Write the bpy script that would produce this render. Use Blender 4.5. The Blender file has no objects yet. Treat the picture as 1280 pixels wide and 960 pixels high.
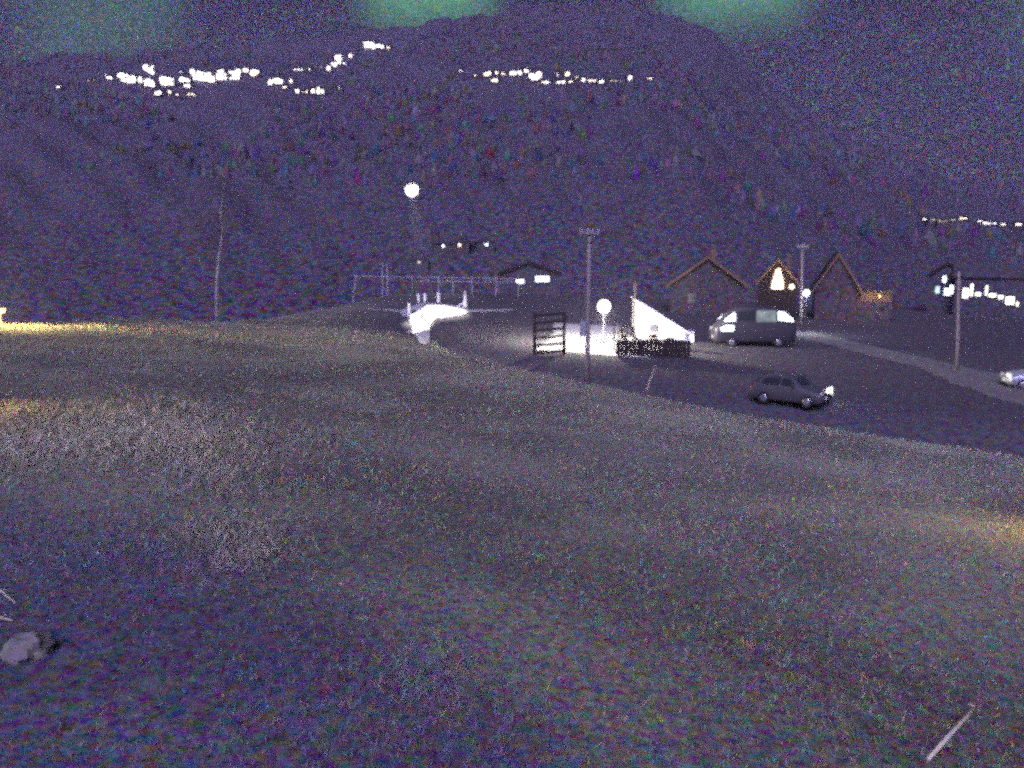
import bpy, math, random
import numpy as np
from mathutils import Vector, Matrix, noise as mnoise

random.seed(11)
rng = np.random.default_rng(11)
R = math.radians
scene = bpy.context.scene
COL = scene.collection

# ------------------------------------------------------------------ camera
CZ = 4.6                      # camera height above the grass below it
FPX = 1108.0                  # focal length in pixels of a 1280 px wide picture
PITCH = math.atan(180.0 / FPX)
cam_d = bpy.data.cameras.new('camera')
cam = bpy.data.objects.new('camera', cam_d)
COL.objects.link(cam)
cam.location = (0, 0, CZ)
cam.rotation_euler = (R(90) - PITCH, 0, 0)
cam_d.sensor_width = 36.0
cam_d.lens = 36.0 * FPX / 1280.0
cam_d.clip_start = 0.1
cam_d.clip_end = 6000
scene.camera = cam

# ------------------------------------------------------------------ world: moonlit night sky with aurora
MOON_EL, MOON_AZ = R(36), R(190)      # azimuth from +Y, clockwise: behind the camera
W = bpy.data.worlds.new('World')
scene.world = W
W.use_nodes = True
wn = W.node_tree
wn.nodes.clear()


def nd(nt, t, **kw):
    n = nt.nodes.new(t)
    for k, v in kw.items():
        setattr(n, k, v)
    return n


def mth(nt, op, a, b=None, c=None, clamp=False):
    n = nd(nt, 'ShaderNodeMath', operation=op, use_clamp=clamp)
    for i, v in enumerate((a, b, c)):
        if v is None:
            continue
        if hasattr(v, 'is_linked'):
            nt.links.new(v, n.inputs[i])
        else:
            n.inputs[i].default_value = v
    return n.outputs[0]


def mixc(nt, mode, fac, a, b):
    n = nd(nt, 'ShaderNodeMix', data_type='RGBA', blend_type=mode)
    n.clamp_result = False
    for sock, v in ((n.inputs[0], fac), (n.inputs[6], a), (n.inputs[7], b)):
        if hasattr(v, 'is_linked'):
            nt.links.new(v, sock)
        elif isinstance(v, (int, float)):
            sock.default_value = v
        else:
            sock.default_value = (*v, 1)[:4]
    return n.outputs[2]


def maprange(nt, v, a, b, c, d):
    n = nd(nt, 'ShaderNodeMapRange', interpolation_type='SMOOTHSTEP')
    nt.links.new(v, n.inputs[0])
    for i, x in enumerate((a, b, c, d)):
        n.inputs[i + 1].default_value = x
    return n.outputs[0]


sky = nd(wn, 'ShaderNodeTexSky', sky_type='NISHITA')
sky.sun_disc = False
sky.sun_elevation = MOON_EL
sky.sun_rotation = MOON_AZ
SKY_STRENGTH = 0.0235
W.cycles.sampling_method = 'MANUAL'
W.cycles.sample_map_resolution = 64
tc = nd(wn, 'ShaderNodeTexCoord')
sep = nd(wn, 'ShaderNodeSeparateXYZ')
wn.links.new(tc.outputs['Generated'], sep.inputs[0])
el = mth(wn, 'ARCSINE', sep.outputs[2])
az = mth(wn, 'ARCTAN2', sep.outputs[0], sep.outputs[1])
# aurora: a green arc whose lower edge hangs just over the ridge, in regular folds along the azimuth
cmb = nd(wn, 'ShaderNodeCombineXYZ')
wn.links.new(az, cmb.inputs[0])
fold = nd(wn, 'ShaderNodeTexNoise')
fold.inputs['Scale'].default_value = 9.0
fold.inputs['Detail'].default_value = 2.0
wn.links.new(cmb.outputs[0], fold.inputs['Vector'])
azw = mth(wn, 'MULTIPLY_ADD', fold.outputs[0], 0.03, az)
cosf = mth(wn, 'COSINE', mth(wn, 'MULTIPLY', mth(wn, 'ADD', azw, 0.075), 2 * math.pi / 0.325))
foldv = maprange(wn, cosf, -0.35, 1.0, 0.0, 1.0)
side = mth(wn, 'MAXIMUM', mth(wn, 'SUBTRACT', mth(wn, 'ABSOLUTE', mth(wn, 'SUBTRACT', az, 0.06)), 0.27), 0.0)
edge = mth(wn, 'MULTIPLY_ADD', side, -0.30, 0.226)
rise = mth(wn, 'SUBTRACT', el, edge)
up = maprange(wn, rise, -0.036, 0.05, 0.0, 1.0)
down = maprange(wn, rise, 0.12, 0.42, 1.0, 0.0)
aur = mth(wn, 'MULTIPLY', mth(wn, 'MULTIPLY', up, down), mth(wn, 'MULTIPLY', foldv, maprange(wn, side, 0.0, 0.18, 1.0, 0.22)))
# fine uneven airglow and made-up coloured speckle, added to grain the light
grain_w = nd(wn, 'ShaderNodeTexNoise')
grain_w.inputs['Scale'].default_value = 330.0
grain_w.inputs['Detail'].default_value = 2.0
grain_w.inputs['Roughness'].default_value = 0.9
wn.links.new(tc.outputs['Generated'], grain_w.inputs['Vector'])
gsub = mixc(wn, 'SUBTRACT', 1.0, grain_w.outputs['Color'], (0.5, 0.5, 0.5))
gmul = mixc(wn, 'MULTIPLY', 1.0, gsub, (3.0, 3.0, 3.0))
gadd = mixc(wn, 'ADD', 1.0, gmul, (1.05, 1.05, 1.05))
gpos = mixc(wn, 'LIGHTEN', 1.0, gadd, (0.05, 0.05, 0.05))
skyt = mixc(wn, 'MULTIPLY', 1.0, sky.outputs[0], (0.13, 0.085, 0.10))
glow = mixc(wn, 'ADD', 1.0, skyt, (0.85, 0.80, 1.75))       # airglow floor, scaled below by the strength
aurc = nd(wn, 'ShaderNodeVectorMath', operation='SCALE')
aurc.inputs[0].default_value = (2.4, 11.0, 4.6)
wn.links.new(aur, aurc.inputs['Scale'])
star = nd(wn, 'ShaderNodeTexVoronoi', feature='F1')
star.inputs['Scale'].default_value = 1300.0
wn.links.new(tc.outputs['Generated'], star.inputs['Vector'])
stc = nd(wn, 'ShaderNodeSeparateColor')
wn.links.new(star.outputs['Color'], stc.inputs[0])
speckc = nd(wn, 'ShaderNodeCombineColor')
for k in range(3):          # every point of the added speckle has its own colour
    wn.links.new(mth(wn, 'MULTIPLY', mth(wn, 'POWER', stc.outputs[k], 40.0), 41.0), speckc.inputs[k])
field = mixc(wn, 'MIX', 0.5, gpos, speckc.outputs[0])
specked = mixc(wn, 'MULTIPLY', 1.0, glow, field)
aurg = mixc(wn, 'MULTIPLY', 1.0, aurc.outputs[0], gpos)
fin = mixc(wn, 'ADD', 1.0, specked, aurg)
bg = nd(wn, 'ShaderNodeBackground')
bg.inputs['Strength'].default_value = SKY_STRENGTH
wn.links.new(fin, bg.inputs['Color'])
wo = nd(wn, 'ShaderNodeOutputWorld')
wn.links.new(bg.outputs[0], wo.inputs[0])

# the moon behind thin cloud
sd = bpy.data.lights.new('moon', 'SUN')
sd.energy = 4.2
sd.angle = R(40)
sd.color = (0.545, 0.49, 1.0)
moon = bpy.data.objects.new('moon', sd)
COL.objects.link(moon)
mdir = Vector((math.sin(MOON_AZ) * math.cos(MOON_EL), math.cos(MOON_AZ) * math.cos(MOON_EL), math.sin(MOON_EL)))
moon.rotation_euler = (-mdir).to_track_quat('-Z', 'Y').to_euler()
moon.location = (0, 0, 60)

scene.view_settings.view_transform = 'Standard'
scene.view_settings.look = 'None'
scene.view_settings.exposure = 0.5
scene.view_settings.gamma = 1
scene.view_settings.use_curve_mapping = False
scene.render.engine = 'CYCLES'
cy = scene.cycles
cy.use_denoising = False          # a night exposure keeps its grain
cy.use_adaptive_sampling = True
cy.adaptive_threshold = 1.0
cy.adaptive_min_samples = 5
cy.max_bounces = 3
cy.diffuse_bounces = 0
cy.glossy_bounces = 2
cy.transmission_bounces = 3
cy.volume_bounces = 0
cy.transparent_max_bounces = 4
cy.sample_clamp_indirect = 0.5
cy.sample_clamp_direct = 2.2
cy.pixel_filter_type = 'BLACKMAN_HARRIS'
cy.filter_width = 3.4      # a soft webcam lens


# ------------------------------------------------------------------ projection and terrain functions
def ray(px, py):
    a, b = (px - 640) / FPX, (480 - py) / FPX
    return Vector((a, math.cos(PITCH) + b * math.sin(PITCH), -math.sin(PITCH) + b * math.cos(PITCH)))


def at(px, py, D):
    d = ray(px, py)
    return Vector((0, 0, CZ)) + d * (D / d.y)


def project(p):
    v = Vector(p) - Vector((0, 0, CZ))
    f = Vector((0, math.cos(PITCH), -math.sin(PITCH)))
    u = Vector((0, math.sin(PITCH), math.cos(PITCH)))
    w = v.dot(f)
    if w < 0.1:
        return None
    return 640 + FPX * v.x / w, 480 - FPX * v.dot(u) / w


CREST_X = [-120, -45, -32, -28, -22, -11, -7.5, -4.5, 4, 11, 14, 19, 30, 60]
CREST_Y = [42, 46, 55, 70, 82, 92, 74, 58, 46, 38.5, 36, 33, 29, 24]


def sstep(a, b, v):
    t = np.clip((v - a) / (b - a), 0, 1)
    return t * t * (3 - 2 * t)


def near_h(x, y):
    """height of the near ground (meadow, hollow, yard) at x, y (arrays)"""
    x = np.asarray(x, float); y = np.asarray(y, float)
    m = -0.081 * x - 0.054 * y
    m = m + 0.10 * np.sin(x * 0.31 + y * 0.17) + 0.07 * np.sin(x * 0.13 - y * 0.41 + 1.0) + 0.035 * np.sin(x * 0.9 + y * 1.1)
    yard = -3.0 - 0.035 * np.maximum(x, -5)
    yc = np.interp(x, CREST_X, CREST_Y)
    s = sstep(yc - 2.5, yc + 5.0, y)
    h = m * (1 - s) + yard * s
    u = (y - yc - 5.5) / 3.6
    h = h - (0.55 + 0.75 * sstep(5, 16, x)) * np.exp(-u * u) * sstep(-40, -20, x)
    # the pale turnaround lies on a bank that faces the meadow
    bx = np.exp(-((x + 9) / 14.0) ** 2)
    h = h + 0.9 * bx * sstep(70, 104, y) * (1 - sstep(108, 122, y))
    left = sstep(-14, -34, x) * sstep(yc + 2, yc + 40, y)
    h = h * (1 - left) + (-9.0) * left
    e = np.maximum.reduce([sstep(128, 152, y), sstep(-70, -98, x), sstep(90, 125, x), sstep(-25, -48, y)])
    return h * (1 - e) + (-17.0) * e


CLUMPS = [(-10.2, 23.5, 2.2, 0.30), (-8.0, 21.0, 1.6, 0.25), (-6.3, 18.5, 1.2, 0.22), (-4.6, 14.6, 0.9, 0.28), (-4.2, 12.9, 0.6, 0.30), (-11.5, 20.5, 1.4, 0.25), (-1.0, 9.6, 0.6, 0.12)]


def pale_clumps(x, y):
    return sum(a * np.exp(-(((x - cx) / r) ** 2 + ((y - cy_) / (r * 1.3)) ** 2)) for cx, cy_, r, a in CLUMPS)


def growth_and_shade(x, y):
    """how pale the growth is: paler up on the open slope, lit patches and near-corner shade painted in"""
    d = 0.91 + 0.20 * sstep(-8, 6, x) * sstep(9, 26, y) + 0.20 * np.exp(-(((x + 10.0) / 5.0) ** 2 + ((y - 22) / 5.0) ** 2))
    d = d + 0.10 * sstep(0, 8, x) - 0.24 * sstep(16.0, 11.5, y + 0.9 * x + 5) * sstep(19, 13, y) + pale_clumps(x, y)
    yc = np.interp(x, CREST_X, CREST_Y)
    rim = np.exp(-((y - yc + 1.5) / 2.0) ** 2) * sstep(8, 16, x)  # pale band paints in the lit grass edge at the crest
    return d + 0.25 * rim


def corner_shade(x, y):
    """mask of the violet tint that paints shade into the near corner"""
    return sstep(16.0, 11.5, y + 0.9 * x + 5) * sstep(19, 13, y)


def earth(x, y):
    """bare dark trodden earth in the yard and beyond the meadow's edge"""
    yc = np.interp(x, CREST_X, CREST_Y)
    e = sstep(yc + 0.5, yc + 4.5, y) * sstep(-9, -3, x)
    return np.maximum(e, np.exp(-(((x + 8.5) / 9.0) ** 4 + ((y - 88) / 19.0) ** 4)))  # ground darkened round the turnaround so the floodlit gravel stands out


def nh(x, y):
    return float(near_h(np.array([x]), np.array([y]))[0])


RIDGE = [(-900, 210), (-500, 150), (-250, 105), (0, 72), (150, 66), (300, 58), (440, 38), (520, 30), (600, 18), (660, 7), (760, 3),
         (830, 14), (880, 34), (940, 84), (1000, 138), (1100, 184), (1200, 224), (1280, 246), (1500, 268), (2100, 280)]
_raz, _rel = [], []
for px_, py_ in RIDGE:
    d_ = ray(px_, py_)
    _raz.append(math.atan2(d_.x, d_.y)); _rel.append(d_.z / math.hypot(d_.x, d_.y))
RIDGE_R = 1000.0
VAL = -15.0


def far_h(azm, r):
    azm = np.asarray(azm, float); r = np.asarray(r, float)
    elv = np.interp(azm, _raz, _rel)
    zr = np.maximum(elv * RIDGE_R + CZ, 14.0)
    t = np.clip((r - 190.0) / (RIDGE_R - 190.0), 0, 1)
    z = VAL + (zr - VAL) * (0.82 * t + 0.18 * t * t)
    n = 3.0 * np.sin(azm * 23 + r * 0.011) + 2.2 * np.sin(azm * 51 - r * 0.023) + 1.3 * np.sin(azm * 110 + r * 0.05)
    z = z + n * np.clip(t * 3, 0, 1) * np.clip((1 - t) * 4, 0, 1)
    jag = 2.2 * np.sin(azm * 67) + 1.6 * np.sin(azm * 149 + 1) + 1.0 * np.sin(azm * 331)
    z = z + jag * np.exp(-((r - RIDGE_R) / 120.0) ** 2)
    b = np.clip((r - RIDGE_R) / 500.0, 0, 1)
    return z * (1 - b) + (-10) * b


def fh(x, y):
    return float(far_h(np.array([math.atan2(x, y)]), np.array([math.hypot(x, y)]))[0])


# ------------------------------------------------------------------ materials
MATS = {}


def grain_col(nt, base, scale, detail, amp, coords='Position'):
    """base colour times an uneven fine colour variation"""
    g = nd(nt, 'ShaderNodeNewGeometry')
    n = nd(nt, 'ShaderNodeTexNoise')
    n.inputs['Scale'].default_value = scale
    n.inputs['Detail'].default_value = detail
    n.inputs['Roughness'].default_value = 0.85
    nt.links.new(g.outputs['Position'], n.inputs['Vector'])
    s = mixc(nt, 'SUBTRACT', 1.0, n.outputs['Color'], (0.5, 0.5, 0.5))
    s = mixc(nt, 'MULTIPLY', 1.0, s, (amp, amp, amp))
    s = mixc(nt, 'ADD', 1.0, s, (1.0, 1.0, 1.0))
    s = mixc(nt, 'LIGHTEN', 1.0, s, (0.08, 0.08, 0.08))
    return mixc(nt, 'MULTIPLY', 1.0, base, s), n


def mat(name, col, rough=0.7, metal=0.0, scale=9.0, detail=4.0, amp=1.2, spec=0.0):
    if name in MATS:
        return MATS[name]
    m = bpy.data.materials.new(name)
    m.use_nodes = True
    nt = m.node_tree
    b = nt.nodes['Principled BSDF']
    c, n = grain_col(nt, col, scale, detail, amp)
    nt.links.new(c, b.inputs['Base Color'])
    b.inputs['Roughness'].default_value = rough
    b.inputs['Metallic'].default_value = metal
    b.inputs['Specular IOR Level'].default_value = spec
    bp = nd(nt, 'ShaderNodeBump')
    bp.inputs['Strength'].default_value = 0.25
    bp.inputs['Distance'].default_value = 0.01
    nt.links.new(n.outputs[0], bp.inputs['Height'])
    nt.links.new(bp.outputs[0], b.inputs['Normal'])
    MATS[name] = m
    return m


def emit(name, col, strength, sampled=False, base=0.04):
    if name in MATS:
        return MATS[name]
    m = bpy.data.materials.new(name)
    m.use_nodes = True
    nt = m.node_tree
    b = nt.nodes['Principled BSDF']
    b.inputs['Base Color'].default_value = (base, base, base, 1)
    b.inputs['Roughness'].default_value = 0.3
    g = nd(nt, 'ShaderNodeNewGeometry')
    n = nd(nt, 'ShaderNodeTexNoise')
    n.inputs['Scale'].default_value = 1.7
    n.inputs['Detail'].default_value = 2.0
    nt.links.new(g.outputs['Position'], n.inputs['Vector'])
    f = maprange(nt, n.outputs[0], 0.3, 0.7, 0.55, 1.3)
    v = mth(nt, 'MULTIPLY', f, strength)
    m.cycles.emission_sampling = 'FRONT' if sampled else 'NONE'      # the lamps' own light objects light the place
    b.inputs['Emission Color'].default_value = (*col, 1)
    nt.links.new(v, b.inputs['Emission Strength'])
    MATS[name] = m
    return m


def mat_attr(name, mult, rough=0.8):
    """colour from the per-blade / per-tree colour attribute"""
    m = bpy.data.materials.new(name)
    m.use_nodes = True
    nt = m.node_tree
    b = nt.nodes['Principled BSDF']
    a = nd(nt, 'ShaderNodeAttribute', attribute_name='tint')
    c = mixc(nt, 'MULTIPLY', 1.0, a.outputs['Color'], mult)
    nt.links.new(c, b.inputs['Base Color'])
    b.inputs['Roughness'].default_value = rough
    b.inputs['Specular IOR Level'].default_value = 0.0
    return m


# meadow: worn grass with patches of drier and darker growth, and shade tinted into the near corner
def meadow_mat():
    m = bpy.data.materials.new('meadow_turf')
    m.use_nodes = True
    nt = m.node_tree
    b = nt.nodes['Principled BSDF']
    g = nd(nt, 'ShaderNodeNewGeometry')
    p = nd(nt, 'ShaderNodeTexNoise')
    p.inputs['Scale'].default_value = 0.16
    p.inputs['Detail'].default_value = 3.0
    nt.links.new(g.outputs['Position'], p.inputs['Vector'])
    f = maprange(nt, p.outputs[0], 0.35, 0.66, 0.0, 1.0)
    base = mixc(nt, 'MIX', f, (0.128, 0.126, 0.096), (0.208, 0.208, 0.146))
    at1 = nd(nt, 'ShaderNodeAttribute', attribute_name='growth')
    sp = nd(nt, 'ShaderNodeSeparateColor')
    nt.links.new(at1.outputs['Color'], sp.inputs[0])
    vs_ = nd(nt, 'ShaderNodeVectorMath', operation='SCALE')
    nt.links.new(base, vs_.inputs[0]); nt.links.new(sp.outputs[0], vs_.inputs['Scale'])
    shaded = mixc(nt, 'MIX', sp.outputs[2], vs_.outputs[0], mixc(nt, 'MULTIPLY', 1.0, vs_.outputs[0], (1.02, 0.98, 1.5)))  # violet tint of the painted corner shade
    c, n = grain_col(nt, shaded, 8.0, 3.0, 6.0)
    ce, ne = grain_col(nt, (0.080, 0.073, 0.078), 3.6, 3.0, 5.0)       # trodden earth, coarser and patchier
    c = mixc(nt, 'MIX', sp.outputs[1], c, ce)
    nt.links.new(c, b.inputs['Base Color'])
    b.inputs['Roughness'].default_value = 0.95
    b.inputs['Specular IOR Level'].default_value = 0.0
    bp = nd(nt, 'ShaderNodeBump')
    bp.inputs['Strength'].default_value = 0.6
    bp.inputs['Distance'].default_value = 0.05
    nt.links.new(n.outputs[0], bp.inputs['Height'])
    nt.links.new(bp.outputs[0], b.inputs['Normal'])
    return m


M_MEADOW = meadow_mat()
M_HILL = mat('hillside_heath', (0.072, 0.064, 0.078), 0.95, scale=0.6, detail=2.0, amp=9.5, spec=0.0)
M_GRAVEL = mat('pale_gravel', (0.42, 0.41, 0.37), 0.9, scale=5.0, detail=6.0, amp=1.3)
M_ROAD = mat('worn_road_gravel', (0.150, 0.142, 0.128), 0.9, scale=3.5, detail=4.0, amp=5.0)
M_POLE = mat('weathered_pole_wood', (0.21, 0.19, 0.17), 0.85, scale=7, amp=2.0)
M_FENCE = mat('pale_fence_rail', (0.34, 0.33, 0.30), 0.8, scale=7, amp=1.4)
M_STAKE = mat('pale_dry_wood', (0.55, 0.50, 0.33), 0.8, scale=14, amp=1.6)
M_DARKWOOD = mat('tarred_wood', (0.03, 0.025, 0.024), 0.85, scale=6, amp=2.0)
M_REDWOOD = mat('red_painted_boards', (0.075, 0.058, 0.060), 0.8, scale=3.2, detail=2, amp=6.0)
M_GREYWALL = mat('grey_painted_boards', (0.068, 0.063, 0.072), 0.8, scale=3.2, detail=2, amp=6.0)
M_BROWNWALL = mat('brown_painted_boards', (0.070, 0.060, 0.062), 0.8, scale=3.2, detail=2, amp=6.0)
M_WHITE = mat('white_painted_boards', (0.80, 0.79, 0.76), 0.7, scale=3, amp=0.5)
M_TRIM = mat('ochre_painted_trim', (0.15, 0.10, 0.065), 0.7, scale=6, amp=1.2)
M_ROOF = mat('dark_roof_sheet', (0.062, 0.058, 0.066), 0.6, scale=3.2, detail=2, amp=6.0)
M_METAL = mat('galvanised_steel', (0.20, 0.21, 0.22), 0.45, metal=0.6, scale=5, amp=1.0)
M_DARKMETAL = mat('dark_painted_steel', (0.04, 0.04, 0.045), 0.5, scale=5, amp=1.0)
M_PLASTIC = mat('grey_cabinet_plastic', (0.22, 0.24, 0.25), 0.5, scale=5, amp=0.8)
M_PORC = mat('insulator_porcelain', (0.5, 0.48, 0.44), 0.3, scale=5, amp=0.6)
M_RUBBER = mat('tyre_rubber', (0.02, 0.02, 0.02), 0.9, scale=9, amp=1.0)
M_RIM = mat('wheel_alloy', (0.35, 0.35, 0.36), 0.35, metal=0.8, scale=9, amp=0.6)
M_GLASSD = mat('dark_car_glass', (0.02, 0.022, 0.026), 0.08, scale=4, amp=0.8, spec=0.6)
M_SILVER = mat('silver_car_paint', (0.34, 0.35, 0.37), 0.3, metal=0.35, scale=4, amp=0.7, spec=0.3)
M_GREYCAR = mat('grey_green_car_paint', (0.085, 0.085, 0.09), 0.35, metal=0.3, scale=4, amp=0.8)
M_DARKVAN = mat('dark_blue_van_paint', (0.048, 0.044, 0.056), 0.35, metal=0.2, scale=4, amp=0.8)
M_REDLENS = mat('red_lamp_lens', (0.30, 0.02, 0.02), 0.2, scale=9, amp=0.5)
M_ROCK = mat('pale_lichen_rock', (0.17, 0.165, 0.14), 0.9, scale=9, detail=6, amp=2.4)
M_BIRCH = mat('birch_bark', (0.30, 0.28, 0.25), 0.8, scale=6, detail=5, amp=2.2)
M_TWIG = mat('birch_twig_bark', (0.10, 0.08, 0.07), 0.8, scale=9, amp=1.2)
M_PANE_DARK = mat('unlit_window_pane', (0.055, 0.052, 0.06), 0.3, scale=3, amp=0.6, spec=0.5)

E_WHITE = emit('lit_pane_white', (1.0, 0.95, 0.88), 9.0)
E_WARM = emit('lit_pane_warm', (1.0, 0.82, 0.58), 5.0)
E_COOL = emit('lit_pane_cool', (0.80, 0.92, 1.0), 6.0)
E_DIM = emit('lit_pane_dim', (1.0, 0.86, 0.62), 0.8)
E_GREENISH = emit('lit_pane_greenish', (0.97, 1.0, 0.84), 7.0)
E_BLUEDIM = emit('lit_pane_blue_dim', (0.62, 0.86, 1.0), 0.9)
E_LAMP = emit('lamp_glass_white', (1.0, 0.97, 0.90), 40.0)
E_LAMPCOOL = emit('lamp_glass_cool', (0.82, 0.90, 1.0), 16.0)
E_AMBER = emit('lamp_glass_amber', (1.0, 0.72, 0.22), 14.0)
E_VIOLET = emit('lit_pane_violet_white', (0.82, 0.82, 1.0), 7.0)


# ------------------------------------------------------------------ mesh helpers
class MB:
    def __init__(self):
        self.v, self.f = [], []

    def add(self, vs, fs):
        o = len(self.v)
        self.v += [tuple(p) for p in vs]
        self.f += [tuple(i + o for i in f) for f in fs]
        return self

    def box(self, x0, x1, y0, y1, z0, z1):
        vs = [(x0, y0, z0), (x1, y0, z0), (x1, y1, z0), (x0, y1, z0), (x0, y0, z1), (x1, y0, z1), (x1, y1, z1), (x0, y1, z1)]
        return self.add(vs, [(3, 2, 1, 0), (4, 5, 6, 7), (0, 1, 5, 4), (1, 2, 6, 5), (2, 3, 7, 6), (3, 0, 4, 7)])

    def tube(self, pts, radii, n=8, cap=True):
        pts = [Vector(p) for p in pts]
        rings = []
        for i, p in enumerate(pts):
            a = pts[max(i - 1, 0)]; b = pts[min(i + 1, len(pts) - 1)]
            d = (b - a).normalized()
            ref = Vector((0, 0, 1)) if abs(d.z) < 0.9 else Vector((1, 0, 0))
            u = d.cross(ref).normalized(); w = d.cross(u)
            rings.append([p + (u * math.cos(2 * math.pi * k / n) + w * math.sin(2 * math.pi * k / n)) * radii[i] for k in range(n)])
        vs = [q for r in rings for q in r]
        fs = []
        for i in range(len(pts) - 1):
            for k in range(n):
                fs.append((i * n + k, i * n + (k + 1) % n, (i + 1) * n + (k + 1) % n, (i + 1) * n + k))
        if cap:
            fs.append(tuple(range(n - 1, -1, -1)))
            fs.append(tuple((len(pts) - 1) * n + k for k in range(n)))
        return self.add(vs, fs)

    def prism(self, poly, a0, a1, axis='y'):
        """poly in (x, z) extruded along y from a0 to a1 (axis 'y'), or (y, z) along x"""
        n = len(poly)
        if axis == 'y':
            vs = [(p[0], a0, p[1]) for p in poly] + [(p[0], a1, p[1]) for p in poly]
        else:
            vs = [(a0, p[0], p[1]) for p in poly] + [(a1, p[0], p[1]) for p in poly]
        fs = [tuple(range(n)), tuple(range(2 * n - 1, n - 1, -1))]
        for i in range(n):
            j = (i + 1) % n
            fs.append((j, i, n + i, n + j))
        return self.add(vs, fs)

    def sphere(self, c, r, nu=12, nv=8, sq=(1, 1, 1)):
        vs, fs = [], []
        for j in range(nv + 1):
            th = math.pi * j / nv
            for i in range(nu):
                ph = 2 * math.pi * i / nu
                vs.append((c[0] + r * sq[0] * math.sin(th) * math.cos(ph), c[1] + r * sq[1] * math.sin(th) * math.sin(ph), c[2] + r * sq[2] * math.cos(th)))
        for j in range(nv):
            for i in range(nu):
                fs.append((j * nu + i, (j + 1) * nu + i, (j + 1) * nu + (i + 1) % nu, j * nu + (i + 1) % nu))
        return self.add(vs, fs)

    def build(self, name, m, parent=None, bevel=0.0, smooth=False):
        me = bpy.data.meshes.new(name)
        me.from_pydata(self.v, [], self.f)
        me.validate()
        me.update()
        o = bpy.data.objects.new(name, me)
        COL.objects.link(o)
        me.materials.append(m)
        if parent is not None:
            o.parent = parent
        if bevel:
            bv = o.modifiers.new('bevel', 'BEVEL')
            bv.width = bevel; bv.segments = 2; bv.limit_method = 'ANGLE'
        if smooth:
            for p in me.polygons:
                p.use_smooth = True
        return o


def tag(o, label=None, cat=None, group=None, kind=None):
    if label: o['label'] = label
    if cat: o['category'] = cat
    if group: o['group'] = group
    if kind: o['kind'] = kind
    return o


def empty(name, loc, rz=0.0, label=None, cat=None, group=None):
    o = bpy.data.objects.new(name, None)
    COL.objects.link(o)
    o.location = loc
    o.rotation_euler = (0, 0, rz)
    o.empty_display_size = 0.3
    return tag(o, label, cat, group)


def lamp_light(parent, loc, power, col, radius=0.15, kind='POINT', spot=None, aim=None):
    ld = bpy.data.lights.new('bulb', kind)
    ld.energy = power; ld.color = col
    ld.shadow_soft_size = radius
    if kind == 'SPOT':
        ld.spot_size = spot; ld.spot_blend = 0.45
    o = bpy.data.objects.new('bulb', ld)
    COL.objects.link(o)
    o.parent = parent
    o.location = loc
    if aim is not None:
        o.rotation_euler = Vector(aim).to_track_quat('-Z', 'Y').to_euler()
    return o


def grid_mesh(name, xs, ys, zfun, m):
    X, Y = np.meshgrid(xs, ys)
    Z = zfun(X, Y)
    nx, ny = len(xs), len(ys)
    co = np.stack([X, Y, Z], -1).reshape(-1, 3)
    idx = np.arange(nx * ny).reshape(ny, nx)
    q = np.stack([idx[:-1, :-1], idx[:-1, 1:], idx[1:, 1:], idx[1:, :-1]], -1).reshape(-1, 4)
    return np_mesh(name, co, q, m, smooth=True)


def np_mesh(name, co, faces, m, smooth=False, tint=None):
    me = bpy.data.meshes.new(name)
    nf, k = faces.shape
    me.vertices.add(len(co))
    me.vertices.foreach_set('co', np.ascontiguousarray(co, np.float32).ravel())
    me.loops.add(nf * k)
    me.loops.foreach_set('vertex_index', np.ascontiguousarray(faces, np.int32).ravel())
    me.polygons.add(nf)
    me.polygons.foreach_set('loop_start', np.arange(0, nf * k, k, dtype=np.int32))
    me.polygons.foreach_set('loop_total', np.full(nf, k, np.int32))
    if smooth:
        me.polygons.foreach_set('use_smooth', np.ones(nf, bool))
    if tint is not None:
        at_ = me.attributes.new('tint', 'FLOAT_COLOR', 'POINT')
        at_.data.foreach_set('color', np.ascontiguousarray(tint, np.float32).ravel())
    me.update(calc_edges=True)
    me.materials.append(m)
    o = bpy.data.objects.new(name, me)
    COL.objects.link(o)
    return o


# ------------------------------------------------------------------ the ground
xs = np.concatenate([np.linspace(-100, -50, 26)[:-1], np.linspace(-50, 55, 176), np.linspace(55, 128, 30)[1:]])
ys = np.concatenate([np.linspace(-50, 0, 18)[:-1], np.linspace(0, 125, 210), np.linspace(125, 154, 16)[1:]])
meadow = grid_mesh('meadow', xs, ys, near_h, M_MEADOW)
_X, _Y = np.meshgrid(xs, ys)
_g = np.stack([growth_and_shade(_X, _Y), earth(_X, _Y), corner_shade(_X, _Y), np.ones_like(_X)], -1).reshape(-1, 4)  # tone with painted light and shade, bare earth, corner shade
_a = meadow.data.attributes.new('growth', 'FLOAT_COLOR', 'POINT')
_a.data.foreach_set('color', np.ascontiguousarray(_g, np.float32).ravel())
tag(meadow, 'sloping grass meadow running from the camera down to the yard', kind='structure')

# valley floor and mountainside: one sheet all round
azs = np.concatenate([np.linspace(-math.pi, -0.75, 40)[:-1], np.linspace(-0.75, 0.75, 320), np.linspace(0.75, math.pi, 40)[1:]])
rs = np.concatenate([np.linspace(0, 190, 8)[:-1], np.linspace(190, 1000, 90), np.linspace(1000, 1500, 14)[1:]])
A_, R_ = np.meshgrid(azs, rs)
Zf = far_h(A_, R_)
co = np.stack([R_ * np.sin(A_), R_ * np.cos(A_), Zf], -1).reshape(-1, 3)
idx = np.arange(len(azs) * len(rs)).reshape(len(rs), len(azs))
q = np.stack([idx[:-1, :-1], idx[1:, :-1], idx[1:, 1:], idx[:-1, 1:]], -1).reshape(-1, 4)[:, ::-1]
hill = np_mesh('mountainside', co, q, M_HILL, smooth=True)
tag(hill, 'dark wooded mountainside rising across the valley', kind='structure')


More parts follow.
